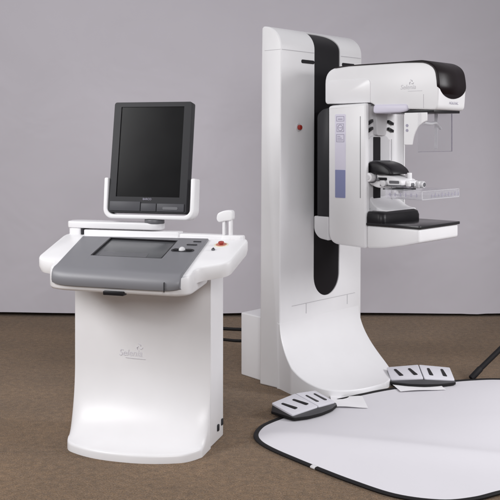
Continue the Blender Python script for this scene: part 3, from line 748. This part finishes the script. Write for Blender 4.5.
# face shield: clear sheet on two brackets
SF = 0.785
bm = B(); box(bm, 0.225, 0.590, -SF - 0.002, -SF + 0.002, 1.385, 1.600); shield = finish('face_shield', bm, M['clear'], GA)
bm = B()
box(bm, 0.588, 0.5915, -SF - 0.003, -SF + 0.003, 1.385, 1.600)
box(bm, 0.2275, 0.5875, -SF - 0.003, -SF + 0.003, 1.3835, 1.3865); finish('rim', bm, M['clearedge'], shield)
br = spline([(0.685, 1.600), (0.690, 1.50), (0.682, 1.425), (0.715, 1.422), (0.735, 1.425), (0.748, 1.47), (0.768, 1.515), (0.800, 1.545), (0.825, 1.560), (0.825, 1.600)], 5)
br = [(0.685, 1.600), (0.682, 1.423), (0.735, 1.423)] + [tuple(p) for p in spline([(0.735, 1.423), (0.745, 1.47), (0.768, 1.515), (0.800, 1.543), (0.828, 1.555)], 5)][1:] + [(0.828, 1.600)]
bm = B(); prism(bm, br, 0.245, 0.252, lambda u, v, w: g(u, w, v)); bk = finish('shield_bracket', bm, M['bright'], shield, 0.002, 1)
for z in (1.530, 1.503):
    bm = B(); cyl(bm, g(0.703, 0.2445, z), (1, 0, 0), 0.008, 0.004); finish('screw', bm, M['icon'], bk)
bm = B(); prism(bm, [(0.74, 1.600), (0.74, 1.40), (0.758, 1.40), (0.762, 1.600)], 0.470, 0.476, lambda u, v, w: g(u, w, v)); finish('shield_bracket', bm, M['brightedge'], shield, 0.002, 1)
bm = B(); tube(bm, spline([g(0.80, 0.26, 1.545), g(0.80, 0.33, 1.540), g(0.79, 0.40, 1.545), g(0.77, 0.46, 1.535), g(0.765, 0.50, 1.515)], 6), 0.009, 10); finish('shield_rod', bm, M['brightedge'], shield)

# ---------------------------------------------------------------- foot pedals
def make_pedal():
    root = empty('foot_pedal', (1.018, 5.365, 0.018), R(-1), 'two pad white and black foot pedal lying squarely at the right of the machine foot', 'foot pedal', 'foot pedals of the mammography unit')
    plan_ = [(-0.190, -0.088), (-0.10, -0.122), (0.0, -0.132), (0.10, -0.122), (0.190, -0.085), (0.190, 0.092), (0.0, 0.080), (-0.190, 0.098)]
    pl = rpoly(plan_, 0.016, 4)
    def topz(x, y): return 0.038 + 0.19 * (max(y, -0.095) + 0.09) - 0.115 * abs(x)
    bm = B(); loft(bm, [[(x * 0.97, y * 0.96, 0.0) for x, y in pl], [(x, y, 0.005) for x, y in pl], [(x, y, 0.016) for x, y in pl], [(x * 0.985, y * (0.80 if y < 0 else 0.96), topz(x, y * 0.8) - 0.004) for x, y in pl]])
    finish('base', bm, M['pedalbase'], root, 0, smooth=30)
    bm = B(); loft(bm, [[(x * 1.012, y * 1.02, z) for x, y in pl] for z in (-0.003, 0.011)]); finish('rubber_edge', bm, M['blacksat'], root, 0.003, 2)
    for s in (-1, 1):
        q = rpoly([(s * 0.003, -0.104), (s * 0.186, -0.072), (s * 0.190, 0.090), (s * 0.003, 0.078)], 0.008, 3)
        bm = B(); loft(bm, [[(x, y, topz(x, y) - 0.006) for x, y in q], [(x, y, topz(x, y) + 0.004) for x, y in q]])
        p = finish('pad', bm, M['padwhite'], root, 0.0025, 2)
        for xx, an in ((0.052, 0), (0.135, 0)):
            sl = rpoly([(-0.0125, -0.050), (0.0125, -0.050), (0.008, 0.042), (-0.008, 0.042)], 0.007, 3)
            sk = 0.30 if s < 0 else 0.04
            sl = [(s * xx + x - sk * y, y - 0.004 + 0.010 * (xx > 0.1)) for x, y in sl]
            bm = B(); loft(bm, [[(x, y, topz(x, y) + 0.002) for x, y in sl], [(x, y, topz(x, y) + 0.0075) for x, y in sl]]); finish('tread', bm, M['black'], p, 0.001, 1)
    return root
pedal = make_pedal()
def copy_tree(o, parent=None):
    c = o.copy(); COL.objects.link(c)
    if parent is not None: c.parent = parent
    for ch in o.children: copy_tree(ch, c)
    return c
p2 = copy_tree(pedal); p2.location = (0.292, 4.775, 0.018); p2.rotation_euler = (0, 0, R(44)); p2.scale = (0.90, 0.9, 1)
p2['label'] = 'two pad foot pedal turned end on at the left tip of the reflector'

# ---------------------------------------------------------------- reflector, papers, stand, cables
out = [(0.03, 4.40), (0.055, 4.51), (0.10, 4.59), (0.17, 4.68), (0.30, 4.85), (0.52, 5.01), (0.78, 5.19), (1.06, 5.32), (1.32, 5.40), (1.55, 5.41), (1.85, 5.30), (2.05, 5.05), (2.08, 4.70), (1.92, 4.34), (1.62, 4.02), (1.30, 3.82), (1.04, 3.69), (0.90, 3.615), (0.76, 3.59), (0.588, 3.65), (0.427, 3.80), (0.30, 3.945), (0.195, 4.075), (0.10, 4.20), (0.045, 4.30)]
ol = spline([(x, y, 0) for x, y in out], 7, True)
cx_, cy_ = 1.05, 4.5
def fold(x, y):
    d = (x - 0.05) * 0.30 + (y - 4.40) * 0.95   # a soft crease from the left end to the right front
    return 0.030 * math.exp(-abs(d / 0.11) ** 1.6) + 0.002 * math.sin(x * 3.1 + y * 1.7)
rimpts = [Vector((p.x, p.y, 0.009 + 0.001 * math.sin(i * 0.23))) for i, p in enumerate(ol)]
bm = B(); NR = 40; vr = []
c0 = bm.verts.new((cx_, cy_, 0.008 + fold(cx_, cy_)))
for j in range(1, NR + 1):
    t = j / NR; row = []
    for p in rimpts:
        x = cx_ + (p.x - cx_) * t; y = cy_ + (p.y - cy_) * t
        k = 1 - t ** 6
        row.append(bm.verts.new((x, y, 0.008 + (p.z - 0.008) * t ** 3 + fold(x, y) * k)))
    vr.append(row)
n = len(rimpts)
for i in range(n): bm.faces.new((c0, vr[0][i], vr[0][(i + 1) % n]))
for a_, b_ in zip(vr, vr[1:]):
    for i in range(n): bm.faces.new((a_[i], b_[i], b_[(i + 1) % n], a_[(i + 1) % n]))
ref = empty('photo_reflector', (0, 0, 0), 0, 'large white cloth light reflector with black rim lying on the carpet', 'reflector')
finish('cloth', bm, M['reflector'], ref, smooth=80)
bm = B(); tube(bm, rimpts, 0.0132, 12, True)
for v_ in bm.verts: v_.co.z = 0.0085 + (v_.co.z - 0.0085) * 0.5
finish('rim', bm, M['blacksat'], ref, smooth=80)
bm = B()
i0 = min(range(n), key=lambda i: (rimpts[i] - Vector((0.245, 3.94, 0.022))).length)
d = (rimpts[i0 + 1] - rimpts[i0 - 1]).normalized()
cyl(bm, rimpts[i0], d, 0.0145, 0.03)
for v_ in bm.verts: v_.co.z = 0.0085 + (v_.co.z - 0.0085) * 0.56
finish('tab', bm, M['offwhite'], ref, 0.003, 2)

def sheet(name, pts, z, label, cat):
    bm = B(); N = 8; rows = []
    a, b, c, d = [Vector(p) for p in pts]
    for i in range(N + 1):
        row = []
        for j in range(N + 1):
            u, v = i / N, j / N
            p = a.lerp(b, u).lerp(d.lerp(c, u), v)
            row.append(bm.verts.new((p.x, p.y, z + fold(p.x, p.y) + 0.006 * (u * u) * v + 0.003 * math.sin(u * 5 + v * 3))))
        rows.append(row)
    for i in range(N):
        for j in range(N): bm.faces.new((rows[i][j], rows[i + 1][j], rows[i + 1][j + 1], rows[i][j + 1]))
    bmesh.ops.solidify(bm, geom=bm.faces[:], thickness=0.0012)
    return tag(finish(name, bm, M['paper'], smooth=60), label, cat)
sheet('paper_sheet', [(0.44, 4.84), (0.635, 4.83), (0.625, 5.02), (0.45, 5.06)], 0.016, 'small white paper sheet beside the end on foot pedal', 'paper')
sheet('paper_sheet', [(0.86, 5.14), (1.13, 5.185), (1.10, 5.30), (0.82, 5.36)], 0.0155, 'white paper sheet under the front of the right foot pedal', 'paper')

ls = empty('light_stand', (1.338, 5.43, 0), 0, 'black light stand leg reaching the floor by the reflector at the right edge', 'light stand')
bm = B(); tube(bm, [(0.008, 0.008, 0.024), (0.62, 0.21, 0.52)], 0.016, 12); finish('leg', bm, M['blacksat'], ls)
bm = B(); tube(bm, [(-0.006, -0.006, 0.012), (0.06, 0.025, 0.066)], 0.019, 12); finish('rubber_foot', bm, M['blacksat'], ls, 0.004, 2)
bm = B(); cyl(bm, (0.66, 0.22, 1.2), (0, 0, 1), 0.018, 1.9); finish('pole', bm, M['blacksat'], ls)
bm = B(); cyl(bm, (0.66, 0.22, 0.53), (0, 0, 1), 0.034, 0.06); finish('collar', bm, M['black'], ls, 0.004, 2)
for e in ((1.3, -0.3), (1.0, 0.95)):
    bm = B(); tube(bm, [(e[0], e[1], 0.014), (0.66, 0.22, 0.52)], 0.014, 12); finish('leg', bm, M['blacksat'], ls)

for pts, lab in (([(-0.55, 6.72, 0.012), (-0.30, 6.86, 0.012), (-0.10, 6.84, 0.012), (0.10, 6.80, 0.012), (0.5, 6.7, 0.012)], 'black cable on the carpet between the machines, the one nearer the backdrop'),
                 ([(-0.55, 6.35, 0.010), (-0.30, 6.52, 0.010), (-0.10, 6.46, 0.010), (0.10, 6.43, 0.010), (0.4, 6.2, 0.010)], 'thin dark cable on the carpet between the machines, the one farther from the backdrop')):
    bm = B(); tube(bm, spline(pts, 8), pts[0][2], 8); tag(finish('cable', bm, M['blacksat']), lab, 'cable', 'cables running behind the machines')

# ---------------------------------------------------------------- light
w = bpy.data.worlds.new('World'); scene.world = w; w.use_nodes = True
wn, wl = w.node_tree.nodes, w.node_tree.links
bg = wn['Background']; bg.inputs['Strength'].default_value = 0.60
wt = wn.new('ShaderNodeTexCoord'); wsep = wn.new('ShaderNodeSeparateXYZ'); wl.new(wt.outputs['Generated'], wsep.inputs[0])
wr = wn.new('ShaderNodeValToRGB'); wl.new(wsep.outputs['Z'], wr.inputs['Fac'])
wr.color_ramp.elements[0].position = 0.05; wr.color_ramp.elements[0].color = (0.20, 0.198, 0.205, 1)
wr.color_ramp.elements[1].position = 0.75; wr.color_ramp.elements[1].color = (1.0, 0.99, 1.02, 1)
wl.new(wr.outputs['Color'], bg.inputs['Color'])
def area(name, loc, target, sx, sy, power, col=(1, 1, 1), spread=180):
    d = bpy.data.lights.new(name, 'AREA'); d.shape = 'RECTANGLE'; d.size = sx; d.size_y = sy; d.energy = power; d.color = col; d.spread = R(spread)
    o = bpy.data.objects.new(name, d); COL.objects.link(o); o.location = loc
    o.rotation_euler = (Vector(target) - Vector(loc)).to_track_quat('-Z', 'Y').to_euler()
    return o
area('softbox_or_fill_lamp', (-3.1, 2.9, 2.6), (0.0, 5.3, 0.7), 1.4, 1.4, 84, (1, 0.995, 1.0), 180)
area('softbox_or_fill_lamp', (3.5, 4.2, 2.0), (0.7, 5.2, 0.2), 1.0, 1.0, 26, (1, 0.995, 1.01), 110)
area('softbox_or_fill_lamp', (0.4, -1.3, 2.9), (0.1, 5.0, 0.8), 2.2, 1.6, 132, (1, 0.995, 1.01), 180)  # added fill lamp behind the camera, evens out the front faces

scene.view_settings.view_transform = 'Standard'; scene.view_settings.look = 'None'
scene.view_settings.exposure = 0; scene.view_settings.gamma = 1
scene.render.engine = 'CYCLES'
scene.cycles.use_denoising = True
scene.cycles.max_bounces = 8; scene.cycles.transparent_max_bounces = 24
